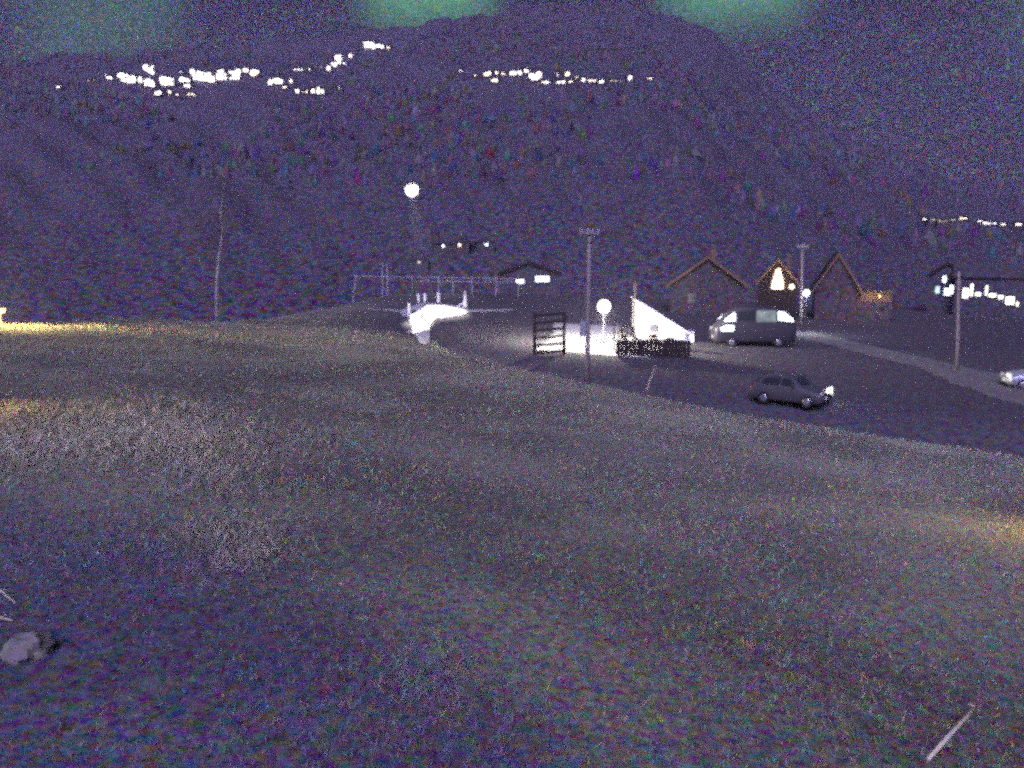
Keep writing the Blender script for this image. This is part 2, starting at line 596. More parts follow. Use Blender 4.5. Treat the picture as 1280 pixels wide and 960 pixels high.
def ground_strip(name, pts, m, label, lift=0.03):
    """a sheet draped over the near ground; pts: list of (left xy, right xy) rows"""
    vs, fs = [], []
    NX = 9
    rows = []
    for i in range(len(pts) - 1):
        for k in range(8):
            t = k / 8.0
            rows.append([tuple(pts[i][s][c] * (1 - t) + pts[i + 1][s][c] * t for c in (0, 1)) for s in (0, 1)])
    rows.append(pts[-1])
    X, Y = [], []
    for l, r in rows:
        wob = 0.25
        for j in range(NX):
            t = j / (NX - 1)
            x = l[0] * (1 - t) + r[0] * t; y = l[1] * (1 - t) + r[1] * t
            if j in (0, NX - 1):
                x += random.uniform(-wob, wob) * min(1, abs(r[0] - l[0]) / 4); y += random.uniform(-wob, wob) * 0.6
            X.append(x); Y.append(y)
    Z = near_h(np.array(X), np.array(Y)) + lift
    co = np.stack([X, Y, Z], -1)
    idx = np.arange(len(X)).reshape(-1, NX)
    q = np.stack([idx[:-1, :-1], idx[:-1, 1:], idx[1:, 1:], idx[1:, :-1]], -1).reshape(-1, 4)
    return tag(np_mesh(name, co, q, m, smooth=True), label, kind='structure')


def gxy(px, py, n=400):
    """where the line of sight through a pixel first meets the near ground"""
    d = ray(px, py)
    ts = np.linspace(4, 150, 3000) / d.y
    X = d.x * ts; Y = d.y * ts; Z = CZ + d.z * ts
    below = np.where(Z < near_h(X, Y))[0]
    i = below[0] if len(below) else -1
    return (float(X[i]), float(Y[i]))


# ------------------------------------------------------------------ near structures
def gable_house(name, label, px, D, width, depth, wall_h, roof_h, wallm, rot=0.0, over=0.35, windows=(), trim=M_TRIM, chimney=None,
                cat='house', group=None, door=None, far=False, roofm=M_ROOF, base=None, x=None):
    xw = at(px, 330, D).x if x is None else x
    zg = (nh(xw, D) if not far else fh(xw, D)) if base is None else base
    h = empty(name, (xw, D, zg), rot - math.atan2(xw, D), label, cat, group)
    w = width / 2
    MB().prism([(-w, -1.2), (w, -1.2), (w, wall_h), (0, wall_h + roof_h), (-w, wall_h)], 0, depth).build('wall', wallm, h)
    sl = roof_h / w
    for s in (-1, 1):
        xe = s * (w + over); ze = wall_h - sl * over
        th = 0.18
        poly = [(0, wall_h + roof_h + 0.02), (xe, ze + 0.02), (xe, ze + th + 0.02), (0, wall_h + roof_h + th + 0.02)]
        MB().prism(poly if s > 0 else poly[::-1], -over, depth + over).build('roof', roofm, h)
        poly = [(0, wall_h + roof_h - 0.16), (xe, ze - 0.16), (xe, ze + th + 0.04), (0, wall_h + roof_h + th + 0.04)]
        MB().prism(poly if s > 0 else poly[::-1], -over - 0.06, -over - 0.01).build('bargeboard', trim, h)
    for (wx, wz, ww, wh, em) in windows:
        f = MB()
        t = 0.09
        f.box(wx - ww / 2 - t, wx + ww / 2 + t, -0.07, -0.004, wz - t, wz).box(wx - ww / 2 - t, wx + ww / 2 + t, -0.07, -0.004, wz + wh, wz + wh + t)
        f.box(wx - ww / 2 - t, wx - ww / 2, -0.07, -0.004, wz, wz + wh).box(wx + ww / 2, wx + ww / 2 + t, -0.07, -0.004, wz, wz + wh)
        wo_ = f.build('window', M_GREYWALL, h)
        MB().box(wx - ww / 2, wx + ww / 2, -0.035, -0.006, wz, wz + wh).build('pane', em, wo_)
    if door:
        dx, dw, dh = door
        do = MB().box(dx - dw / 2, dx + dw / 2, -0.06, -0.004, -0.2, dh).build('door', M_DARKWOOD, h)
        MB().box(dx + dw / 2 - 0.16, dx + dw / 2 - 0.06, -0.12, -0.062, dh * 0.46, dh * 0.5).build('handle', M_METAL, do)
    if chimney:
        cx, cyy, cw, ch = chimney
        MB().box(cx - cw / 2, cx + cw / 2, cyy - cw / 2, cyy + cw / 2, wall_h, wall_h + roof_h + ch).build('chimney', M_TRIM, h)
    return h


# pale gravel yard under the bright lamp, pale turnaround and track beyond the meadow
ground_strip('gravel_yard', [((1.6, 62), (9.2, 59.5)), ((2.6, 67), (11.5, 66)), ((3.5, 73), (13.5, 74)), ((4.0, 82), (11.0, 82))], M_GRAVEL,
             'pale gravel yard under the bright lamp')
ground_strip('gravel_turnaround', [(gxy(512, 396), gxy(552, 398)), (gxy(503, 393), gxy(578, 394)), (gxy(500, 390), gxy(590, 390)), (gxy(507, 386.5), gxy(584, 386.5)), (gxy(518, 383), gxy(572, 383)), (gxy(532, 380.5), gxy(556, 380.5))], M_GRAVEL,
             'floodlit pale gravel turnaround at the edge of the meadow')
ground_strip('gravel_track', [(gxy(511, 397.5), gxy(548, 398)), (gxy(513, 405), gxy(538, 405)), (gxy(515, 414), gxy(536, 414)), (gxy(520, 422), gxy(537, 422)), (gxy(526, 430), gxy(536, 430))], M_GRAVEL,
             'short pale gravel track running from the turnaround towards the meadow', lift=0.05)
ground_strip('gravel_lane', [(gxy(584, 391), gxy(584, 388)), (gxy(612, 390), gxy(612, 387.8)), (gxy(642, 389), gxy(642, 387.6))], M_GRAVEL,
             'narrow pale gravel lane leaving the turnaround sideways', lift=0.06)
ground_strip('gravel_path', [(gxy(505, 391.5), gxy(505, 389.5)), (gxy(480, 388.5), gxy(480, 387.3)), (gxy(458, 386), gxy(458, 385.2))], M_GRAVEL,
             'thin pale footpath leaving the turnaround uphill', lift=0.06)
ground_strip('road', [((24.0, 92), (28.5, 92)), ((24.6, 82), (28.6, 81)), ((26.2, 70), (30.0, 69)), ((27.6, 60), (31.8, 59)), ((26.6, 53), (34.5, 52)), ((26.2, 47), (37, 45)), ((28, 41.5), (40, 39))], M_ROAD,
             'grey road coming down past the houses')


# yard lamp: post, arm-less lantern with a big frosted globe
E_YARD = emit('yard_globe_glass', (1.0, 0.95, 0.85), 60.0)
E_BLUEGLOBE = emit('blue_white_globe_glass', (0.8, 0.9, 1.0), 40.0)


def globe_lamp(label, px, py, D, globe_r, em, power, lcol, post_r=0.05, name='lamp_post', group=None, ground=None):
    p = at(px, py, D)
    zg = nh(p.x, p.y)
    t = empty(name, (p.x, p.y, zg), 0, label, 'lamp')
    H = p.z - zg
    MB().tube([(0, 0, -0.3), (0, 0, H * 0.5), (0, 0, H - globe_r * 0.9)], [post_r * 1.25, post_r, post_r * 0.8]).build('post', M_DARKMETAL, t)
    MB().tube([(0, 0, H - globe_r * 1.05), (0, 0, H - globe_r * 0.85)], [globe_r * 0.55, globe_r * 0.45], 10).build('collar', M_DARKMETAL, t)
    g = MB().sphere((0, 0, H), globe_r, 16, 10).build('globe', em, t, smooth=True)
    lamp_light(t, (0, -0.4, H - globe_r * 1.35), power, lcol, 0.2)
    return t


globe_lamp('blazing white globe lamp on a post in the gravel yard beside the white shed', 755, 383, 67, 0.5, E_YARD, 15000, (1.0, 0.95, 0.85), 0.06)
globe_lamp('bluish white globe lamp on a post beside the tall thin pole', 1008, 366, 82, 0.3, E_BLUEGLOBE, 600, (0.8, 0.9, 1.0), 0.05)

# white shed with a single-pitch roof, lit by the yard lamp
p = at(794, 400, 71)
zg = nh(p.x + 2, 71)
shed = empty('white_shed', (p.x, 71, zg), R(-4), 'small white shed with steep single-pitch roof blazing under the yard lamp', 'shed')
SH = at(794, 376, 71).z - zg
SW = at(856, 400, 71).x - p.x
MB().prism([(0, -1.0), (SW, -1.0), (SW, 0.75), (0.55, SH - 0.35), (0.0, SH)], 0, 3.6).build('wall', M_WHITE, shed)
MB().prism([(-0.15, SH + 0.05), (0.55, SH - 0.3), (SW + 0.3, 0.60), (SW + 0.3, 0.70), (0.55, SH - 0.2), (-0.15, SH + 0.15)], -0.12, 3.8).build('roof', M_WHITE, shed)
MB().box(-0.16, 0.0, 0.02, 0.3, -0.5, SH + 1.5).build('corner_post', M_DARKWOOD, shed)
MB().box(SW + 0.003, SW + 0.75, 0.3, 1.4, -0.9, 0.72).build('annex', M_WHITE, shed)
f = MB().box(1.15, 1.85, -0.06, -0.004, 0.75, 1.35).build('window', M_GREYWALL, shed)
MB().box(1.22, 1.78, -0.075, -0.062, 0.82, 1.28).build('pane', M_PANE_DARK, f)
MB().box(0.1, SW - 0.1, -0.10, -0.003, 0.0, 0.14).build('plinth', M_DARKWOOD, shed)

# dark silhouettes in front of the shed
def bush(label, px, D, w, h, seed, m, name='bush', n=160, leaf=0.1, group=None):
    r0 = random.Random(seed)
    x = at(px, 400, D).x
    t = empty(name, (x, D, nh(x, D)), 0, label, 'bush', group)
    s = MB()
    for k in range(6):
        a = r0.uniform(0, 6.28); l = r0.uniform(0.5, 0.85)
        s.tube([(0, 0, -0.1), (math.cos(a) * w * 0.15, math.sin(a) * w * 0.15, h * 0.4 * l), (math.cos(a) * w * 0.36, math.sin(a) * w * 0.36, h * l)], [0.02, 0.014, 0.005], 5)
    s.build('stem', M_TWIG, t)
    b = MB()
    for k in range(n):
        a = r0.uniform(0, 6.28); rr = w / 2 * math.sqrt(r0.random()); z = h * (0.15 + 0.85 * r0.random() ** 0.8)
        rr *= math.sqrt(max(0.05, 1 - (z / h) ** 2)) + 0.1
        c = Vector((math.cos(a) * rr, math.sin(a) * rr, z))
        u = Vector((r0.gauss(0, 1), r0.gauss(0, 1), r0.gauss(0, 1))).normalized() * leaf * r0.uniform(0.6, 1.3)
        v = Vector((r0.gauss(0, 1), r0.gauss(0, 1), r0.gauss(0, 1))).normalized() * leaf * r0.uniform(0.5, 1.0)
        b.add([c - u, c + v, c + u, c - v], [(0, 1, 2, 3)])
    b.build('foliage', m, t)
    return t


M_LEAF = mat('autumn_leaf', (0.055, 0.05, 0.03), 0.8, scale=12, amp=3.0)
bush('low dark bush before the lit foot of the white shed', 817, 66, 1.2, 1.05, 3, M_LEAF)
bush('ragged dark bush by the low end of the white shed', 838, 65, 1.3, 0.95, 4, M_LEAF)
bush('brown bush leaning on the gravel between lamp and white shed', 784, 64.5, 1.9, 1.75, 5, M_LEAF, n=300)
# sloping rail in front of the lamp
a_ = at(768, 403, 63); b_ = at(802, 427, 60)
t = empty('sloping_beam', (a_.x, 63, nh(a_.x, 63)), 0, 'pale sloping timber beam propped beside the brown bush', 'beam')
o = Vector(t.location)
MB().tube([a_ - o, b_ - o], [0.08, 0.08], 6).build('beam', M_POLE, t)
MB().tube([Vector((0, 0.05, -0.2)), a_ - o + Vector((0, 0.05, 0.05))], [0.06, 0.05], 6).build('prop', M_DARKWOOD, t)
# low board fence that cuts off the foot of the shed
p = at(770, 440, 60.5); p2 = at(863, 440, 60.5)
t = empty('board_fence', (p.x, 60.5, nh(p.x, 60.5)), 0, 'low dark board fence in front of the white shed and the bushes', 'fence')
o = Vector(t.location)
FW = p2.x - p.x
nb = 18
for k in range(nb):
    x_ = FW * k / nb
    g0 = nh(p.x + x_, 60.5) - o.z
    zt_ = at(770 + 93 * k / nb, 425.5, 60.5).z - o.z + random.uniform(-0.05, 0.05)
    MB().box(x_ + 0.012, x_ + FW / nb - 0.012, -0.03, 0.0, g0 - 0.1, zt_).build('board', M_DARKWOOD, t)
for x_ in (0.02, FW * 0.33, FW * 0.66, FW - 0.1):
    g0 = nh(p.x + x_, 60.5) - o.z
    MB().box(x_, x_ + 0.1, 0.05, 0.15, g0 - 0.4, at(815, 424, 60.5).z - o.z).build('post', M_DARKWOOD, t)
for dz in (0.35, 0.85):
    g0 = nh(p.x + FW / 2, 60.5) - o.z
    MB().box(0.0, FW, 0.003, 0.046, g0 + dz, g0 + dz + 0.09).build('rail', M_DARKWOOD, t)

# slatted rack between the pole and the turnaround
zb = at(686, 440, 60)
p0 = at(668, 440, 60); p1 = at(705, 440, 60)
t = empty('slatted_rack', (p0.x, 60, nh(zb.x, 60)), 0, 'dark drying rack of thin slats between two posts, lit from behind', 'rack')
Wd = p1.x - p0.x
zt = at(686, 391, 60).z - nh(zb.x, 60)
for xk in (0, Wd):
    MB().tube([(xk, 0, -0.3), (xk, 0, zt * 0.5), (xk + 0.02, 0, zt)], [0.12, 0.11, 0.10], 8).build('post', M_DARKWOOD, t)
nsl = 6
for k in range(nsl):
    z = 0.10 + (zt - 0.3) * k / (nsl - 1)
    MB().prism([(0.0, z - 0.08), (Wd, z + 0.10), (Wd, z + 0.27), (0.0, z + 0.09)], -0.13, -0.092).build('slat', M_DARKWOOD, t)

# utility poles
def utility_pole(label, px, ytop, ybase, D, arm_px=0, lean=0.0, r=0.11, box=False, arms=1):
    pt = at(px, ytop, D); pb = at(px + lean, ybase, D)
    zg = nh(pb.x, D)
    t = empty('utility_pole', (pb.x, D, zg), 0, label, 'utility pole', 'wooden utility poles')
    H = pt.z - zg; dx = pt.x - pb.x
    MB().tube([(0, 0, -0.5), (dx * 0.33, 0, H * 0.33), (dx * 0.66, 0, H * 0.66), (dx, 0, H)], [r * 1.15, r, r * 0.9, r * 0.75], 10).build('pole', M_POLE, t, smooth=True)
    MB().tube([(dx, 0, H), (dx, 0, H + 0.05)], [r * 0.85, r * 0.3], 10).build('cap', M_METAL, t)
    for k in range(arms):
        al = arm_px / FPX * D / 2
        z = H - 0.18 - 0.5 * k
        if al > 0:
            c = MB().box(dx - al, dx + al, -r - 0.08, -r + 0.02, z - 0.06, z + 0.06).build('crossarm', M_POLE, t)
            for xi in (-al * 0.88, -al * 0.3, al * 0.3, al * 0.88):
                MB().tube([(dx + xi, -r - 0.03, z + 0.06), (dx + xi, -r - 0.03, z + 0.14), (dx + xi, -r - 0.03, z + 0.2)], [0.02, 0.05, 0.025], 8).build('insulator', M_PORC, c)
            for s in (-1, 1):
                MB().tube([(dx, -r, z - 0.5), (dx + s * al * 0.6, -r - 0.03, z - 0.05)], [0.02, 0.02], 5).build('brace', M_METAL, t)
    if box:
        zb_ = at(px, 420, D).z - zg; zt_ = at(px, 401, D).z - zg
        bx_ = MB().box(-0.42, -0.10, -0.13, 0.1, zb_, zt_).build('meter_box', M_PLASTIC, t, bevel=0.02)
        MB().box(-0.40, -0.12, -0.145, -0.132, zb_ + 0.05, zt_ - 0.05).build('door', M_PLASTIC, bx_)
    return t


utility_pole('tall wooden utility pole with crossarm and grey meter box before the bright yard', 737, 287, 478, 47, 24, -3, 0.12, True)
utility_pole('thin utility pole rising beside the bluish globe lamp', 1003, 306, 404, 84, 14, -1, 0.12)
utility_pole('bare utility pole standing before the bright row of windows', 1199, 340, 459, 59, 0, -2, 0.10)

# floodlight mast over the turnaround
p = at(515, 237, 108)
zg = nh(p.x, 108)
mast = empty('floodlight_mast', (p.x, 108, zg), 0, 'tall slim mast with one blazing white floodlight high above the gravel turnaround', 'floodlight')
H = p.z - zg
MB().tube([(0, 0, -0.5), (0, 0, H * 0.5), (0, 0, H - 0.2)], [0.09, 0.07, 0.05], 10).build('mast', M_DARKMETAL, mast, smooth=True)
hd = MB().tube([(0, 0.25, H + 0.15), (0, -0.1, H + 0.05), (0, -0.3, H - 0.02)], [0.3, 0.66, 0.78], 16).build('lamp_head', M_DARKMETAL, mast)
MB().sphere((0, -0.34, H - 0.03), 0.80, 18, 10, (1, 0.22, 1)).build('lens', E_LAMP, hd, smooth=True)
MB().box(-0.5, 0.5, 0.0, 0.12, H - 0.35, H - 0.2).build('bracket', M_DARKMETAL, mast)
for (gx_, gy_), pw, sz in ((gxy(543, 389), 230000, R(16)), (gxy(525, 410), 450000, R(4.6))):  # second, narrow beam added to brighten the track
    tgt = Vector((gx_, gy_, nh(gx_, gy_)))
    lamp_light(mast, (0, -0.75, H - 0.2), pw, (1.0, 0.97, 0.92), 0.3, 'SPOT', sz, tgt - Vector((p.x, 107.25, p.z - 0.2)))

# lit white posts round the turnaround
for px, y0, y1, D, lab in ((511, 380, 391, 90, 'short white post at the far tip of the turnaround'), (523, 374, 390, 98, 'thin white marker post on the turnaround, left of two close ones'),
                           (531, 369, 390, 97, 'stout white marker post, the middle one on the turnaround'), (548, 366, 391, 96, 'tallest white marker post standing in the floodlit turnaround'),):
    p = at(px, y0, D)
    zg = nh(p.x, D)
    hh = max(p.z - zg, 0.8)
    t = empty('marker_post', (p.x, D, zg), 0, lab, 'post', 'white posts round the turnaround')
    MB().tube([(0, 0, -0.3), (0, 0, hh)], [0.15, 0.13], 8).build('post', M_WHITE, t)
    MB().tube([(0, 0, hh), (0, 0, hh + 0.08)], [0.16, 0.05], 8).build('cap', M_WHITE, t)
p = at(581, 364, 92); zg = nh(p.x, 92)
t = empty('gate_post', (p.x, 92, zg), 0, 'tall tapering gate post where the gravel lane leaves the turnaround', 'post')
hh = p.z - zg
MB().tube([(0, 0, -0.3), (0, 0, hh * 0.55), (0, 0, hh)], [0.26, 0.12, 0.06], 8).build('post', M_WHITE, t)
MB().tube([(0, 0, hh), (0.01, 0, hh + 0.12)], [0.075, 0.03], 8).build('cap', M_TRIM, t)
MB().tube([(0, 0, 0.5), (-0.9, 0.1, -0.05)], [0.07, 0.06], 6).build('strut', M_WHITE, t)

# high rail fence behind the turnaround
FD = 121.0
x0 = at(441, 347, FD).x; x1 = at(668, 347, FD).x
t = empty('rail_fence', ((x0 + x1) / 2, FD, nh((x0 + x1) / 2, FD)), 0, 'long high fence of thin pale rails behind the floodlit turnaround', 'fence')
o = Vector(t.location)
nposts = 9
pxs = [443, 478, 484, 516, 548, 566, 590, 620, 648]
for px in pxs:
    x = at(px, 347, FD).x
    zt_ = at(px, 344 if px not in (478, 484) else 330, FD).z
    lean = -0.55 if px == 443 else 0.0
    MB().tube([(x - o.x + lean, 0, nh(x, FD) - 0.3 - o.z), (x - o.x + 0.25 * (px == 443), 0, zt_ - o.z)], [0.08, 0.065], 6).build('post', M_FENCE, t)
for k, (yy0, yy1) in enumerate(((345, 349), (351, 353))):
    for i in range(len(pxs) - 1):
        if k == 1 and i < 3:
            continue
        fa = (pxs[i] - 441) / 227; fb = (pxs[i + 1] - 441) / 227
        za = at(pxs[i], yy0 + (yy1 - yy0) * fa, FD).z - o.z; zb2 = at(pxs[i + 1], yy0 + (yy1 - yy0) * fb, FD).z - o.z
        MB().tube([(at(pxs[i], 347, FD).x - o.x, -0.07, za), (at(pxs[i + 1], 347, FD).x - o.x, -0.07, zb2)], [0.055, 0.055], 5).build('rail', M_FENCE, t)

# dark barn behind the fence with two lit window strips
p = at(662, 352, 132)
zg = nh(p.x, 127) - 0.4
gable_house('barn', 'low dark barn with two bluish lit window strips behind the rail fence', 662, 127, 8.6, 5, 3.4, 1.5, M_GREYWALL, 0, 0.3,
            [((at(678, 349, 127).x - at(662, 349, 127).x), at(678, 352, 127).z - zg, 1.9, 0.75, E_VIOLET),
             ((at(650, 352, 127).x - at(662, 352, 127).x), at(650, 354, 127).z - zg, 1.1, 0.5, E_VIOLET)], M_DARKWOOD, cat='barn', base=zg)

# houses right of the yard
K = 1108.0
def wx_(px, px0, D): return (px - px0) / K * D
zb = nh(at(885, 350, 101).x, 101)
gable_house('brown_house', 'brown house with dark roof and ochre gable boards behind the minibus', 885, 101, 8.2, 9, at(935, 357, 101).z - zb + 0.2, 3.0, M_BROWNWALL, 0, 0.5,
            [(-1.6, 1.3, 1.0, 1.1, M_PANE_DARK), (1.6, 1.3, 1.0, 1.1, M_PANE_DARK), (0, 4.0, 0.8, 0.8, M_PANE_DARK)], M_TRIM, chimney=(0.6, 4, 0.6, 0.9))
zb = nh(at(1048, 350, 99).x, 99)
h2 = gable_house('steep_house', 'narrow house with very steep roof and warmly lit ochre gable edge', 1048, 99, 4.5, 8, at(1078, 362, 99).z - zb + 0.3, 3.6, M_REDWOOD, R(3), 0.4,
                 [(-0.9, 1.2, 0.8, 1.0, M_PANE_DARK), (0.9, 1.2, 0.8, 1.0, M_PANE_DARK)], M_TRIM)
# its lit porch
px0 = wx_(1080, 1048, 99)
po = MB().box(2.3, wx_(1113, 1048, 99), 0.4, 3.0, -0.8, 3.4).build('porch', M_BROWNWALL, h2)
MB().box(2.4, wx_(1112, 1048, 99), 0.36, 0.397, 2.1, 3.3).build('porch_panel', M_TRIM, h2)
MB().prism([(2.2, 3.42), (wx_(1113, 1048, 99) + 0.25, 3.0), (wx_(1113, 1048, 99) + 0.25, 3.12), (2.2, 3.55)], 0.1, 3.2).build('porch_roof', M_ROOF, h2)
MB().sphere((wx_(1098, 1048, 99), 0.12, 2.75), 0.10, 10, 6).build('porch_lamp', E_AMBER, h2)
lamp_light(h2, (wx_(1098, 1048, 99) - 0.6, -1.3, 3.1), 90, (1.0, 0.72, 0.35), 0.12)
# cottage with a pointed lit window
zb = nh(at(973, 350, 97).x, 97)
h3 = gable_house('cottage', 'small dark cottage with a tall pointed window glowing yellow white', 973, 97, 4.0, 6, at(973, 352, 97).z - zb, 2.3, M_DARKWOOD, 0, 0.3, [], M_TRIM, chimney=(1.1, 3, 0.45, 0.6))
wzb = at(973, 361, 97).z - zb; wzt = at(973, 336, 97).z - zb; wm = at(973, 350, 97).z - zb
fr = MB().prism([(-0.78, wzb - 0.1), (0.78, wzb - 0.1), (0.74, wm), (0.3, wzt + 0.12), (-0.3, wzt + 0.12), (-0.74, wm)], -0.05, -0.004).build('window', M_TRIM, h3)
MB().prism([(-0.62, wzb), (0.62, wzb), (0.55, wm - 0.1), (0.18, wzt), (-0.12, wzt), (-0.5, wm - 0.2)], -0.075, -0.052).build('pane', E_WARM, fr)
MB().sphere((wx_(990, 973, 97), -0.12, at(990, 358, 97).z - zb), 0.26, 10, 8).build('wall_lamp', E_WARM, h3)
lamp_light(h3, (0.3, -1.6, wm + 0.2), 150, (1.0, 0.75, 0.42), 0.3)

# far right: long building with a blazing row of windows
xa = at(1236, 366, 114)
zb = nh(xa.x, 114)
lh = empty('long_building', (xa.x, 114, zb), R(-26), 'long low building with a blazing greenish white row of windows', 'building', None)
MB().box(-4.0, 4.6, 0, 6, -1.0, 5.0).build('wall', M_GREYWALL, lh)
MB().prism([(-0.4, 4.95), (3.0, 6.6), (6.4, 4.95), (6.4, 5.1), (3.0, 6.78), (-0.4, 5.1)], -4.3, 4.9, axis='x').build('roof', M_ROOF, lh)
for (px, py, w_, h_) in ((1210, 367, 6, 12), (1217, 363, 2.5, 15), (1224, 368, 6, 4), (1233.5, 363, 2, 12), (1240, 369, 7, 4), (1249, 371, 5, 4), (1259, 375, 9, 9), (1267, 379, 2, 5)):
    c = at(px, py, 114); s = 114 / K
    wx0 = c.x - xa.x; wz0 = c.z - zb
    f = MB().box(wx0 - w_ * s / 2 - 0.06, wx0 + w_ * s / 2 + 0.06, -0.05, -0.004, wz0 - h_ * s / 2 - 0.06, wz0 + h_ * s / 2 + 0.06).build('window', M_TRIM, lh)
    MB().box(wx0 - w_ * s / 2, wx0 + w_ * s / 2, -0.08, -0.052, wz0 - h_ * s / 2, wz0 + h_ * s / 2).build('pane', E_GREENISH, f)
zb = nh(at(1186, 366, 118).x, 118)
gable_house('small_house', 'small dark house with a few cool lit panes beside the bare pole', 1186, 118, 4.6, 5, at(1186, 345, 118).z - zb, 1.6, M_GREYWALL, 0, 0.25,
            [(wx_(1175.5, 1186, 118), at(1175, 367, 118).z - zb, 0.5, 0.95, E_BLUEDIM), (wx_(1182.5, 1186, 118), at(1182, 353, 118).z - zb, 0.4, 0.8, E_COOL),
             (wx_(1187, 1186, 118), at(1187, 369, 118).z - zb, 0.75, 0.9, E_COOL), (wx_(1191, 1186, 118), at(1191, 367, 118).z - zb, 0.45, 1.1, E_COOL), (wx_(1197, 1186, 118), at(1197, 364, 118).z - zb, 0.4, 0.6, E_COOL)], M_DARKWOOD)


# ------------------------------------------------------------------ vehicles
def loft_body(sections, name, m, parent):
    """sections: list of (x, [(y, z) half profile from bottom centre-side to top centre]) mirrored"""
    rings = []
    for x, prof in sections:
        ring = [(x, y, z) for (y, z) in prof] + [(x, -y, z) for (y, z) in reversed(prof)]
        rings.append(ring)
    n = len(rings[0])
    vs = [p for r in rings for p in r]
    fs = []
    for i in range(len(rings) - 1):
        for k in range(n):
            k2 = (k + 1) % n
            fs.append((i * n + k, (i + 1) * n + k, (i + 1) * n + k2, i * n + k2))
    fs.append(tuple(range(n)))
    fs.append(tuple(range((len(rings) - 1) * n + n - 1, (len(rings) - 1) * n - 1, -1)))
    b = MB().add(vs, fs)
    o = b.build(name, m, parent, smooth=True)
    return o


def vehicle(name, label, cat, loc, rz, L, Wd, Ht, prof, paint, glass, wheels, belt, heads, head_m, windows):
    """prof: list of (x fraction front=0..1, lower z, shoulder z, roof z, roof half-width fraction)"""
    t = empty(name, loc, rz, label, cat)
    secs = []
    hw = Wd / 2
    for (fx, zl, zs, zr, rw) in prof:
        x = (fx - 0.5) * L
        secs.append((x, [(hw * 0.86, zl * Ht), (hw * 0.98, (zl + 0.06) * Ht), (hw, zs * Ht * 0.75), (hw * 0.97, zs * Ht), (hw * rw, max(zs, zr - 0.04) * Ht), (hw * rw * 0.6, zr * Ht)]))
    loft_body(secs, 'body', paint, t)
    for wx in wheels:
        for s in (-1, 1):
            r = 0.155 * 2 if Ht < 1.8 else 0.36
            w = MB().tube([(wx * L, s * (hw - 0.2), r), (wx * L, s * (hw + 0.012), r)], [r, r], 18).build('wheel', M_RUBBER, t)
            MB().tube([(wx * L, s * (hw + 0.013), r), (wx * L, s * (hw + 0.03), r)], [r * 0.62, r * 0.5], 14).build('rim', M_RIM, w)
    for (side, poly, m) in windows:
        # poly in fractions (fx, fz); placed just proud of the body side or as cross panel
        for s in ((-1, 1) if side == 'both' else (side,)):
            th = 0.02
            off = []
            for fx, fz in poly:
                # half-width at that height
                zs, zr, rw = (float(np.interp(fx, [q[0] for q in prof], [q[c] for q in prof])) for c in (2, 3, 4))
                k = 0 if zr <= zs else min(1, max(0, (fz - zs) / max(zr - 0.04 - zs, 1e-3)))
                y = hw * (0.97 * (1 - k) + rw * k) + 0.04
                off.append(((fx - 0.5) * L, s * y, fz * Ht))
            n = len(off)
            inn = [(a, b - s * 0.05, c) for a, b, c in off]
            MB().add(off + inn, [tuple(range(n)), tuple(range(2 * n - 1, n - 1, -1))] + [(i, n + i, n + (i + 1) % n, (i + 1) % n) for i in range(n)]).build('side_window', m, t)
    for (fx, y, fz, w_, h_, m, nm) in heads:
        x = (fx - 0.5) * L
        MB().box(x - 0.03, x + 0.03, y - w_ / 2, y + w_ / 2, fz * Ht - h_ / 2, fz * Ht + h_ / 2).build(nm, m, t, bevel=0.01)
    return t


HATCH = [(0.0, 0.20, 0.42, 0.44, 0.80), (0.03, 0.13, 0.50, 0.54, 0.86), (0.14, 0.12, 0.60, 0.63, 0.88), (0.27, 0.12, 0.64, 0.68, 0.88), (0.40, 0.12, 0.66, 0.96, 0.72), (0.52, 0.12, 0.66, 1.0, 0.72),
         (0.74, 0.12, 0.66, 0.985, 0.72), (0.86, 0.12, 0.66, 0.93, 0.72), (0.955, 0.13, 0.64, 0.70, 0.82), (0.99, 0.17, 0.56, 0.58, 0.84), (1.0, 0.22, 0.45, 0.47, 0.82)]
HWIN = [('both', [(0.36, 0.69), (0.44, 0.91), (0.56, 0.935), (0.56, 0.69)], M_GLASSD), ('both', [(0.58, 0.69), (0.58, 0.935), (0.72, 0.925), (0.80, 0.88), (0.84, 0.71)], M_GLASSD)]
E_HEAD = emit('headlamp_lit', (1.0, 0.96, 0.80), 9.0)
E_HEADDIM = emit('headlamp_dim', (1.0, 0.96, 0.82), 0.8)


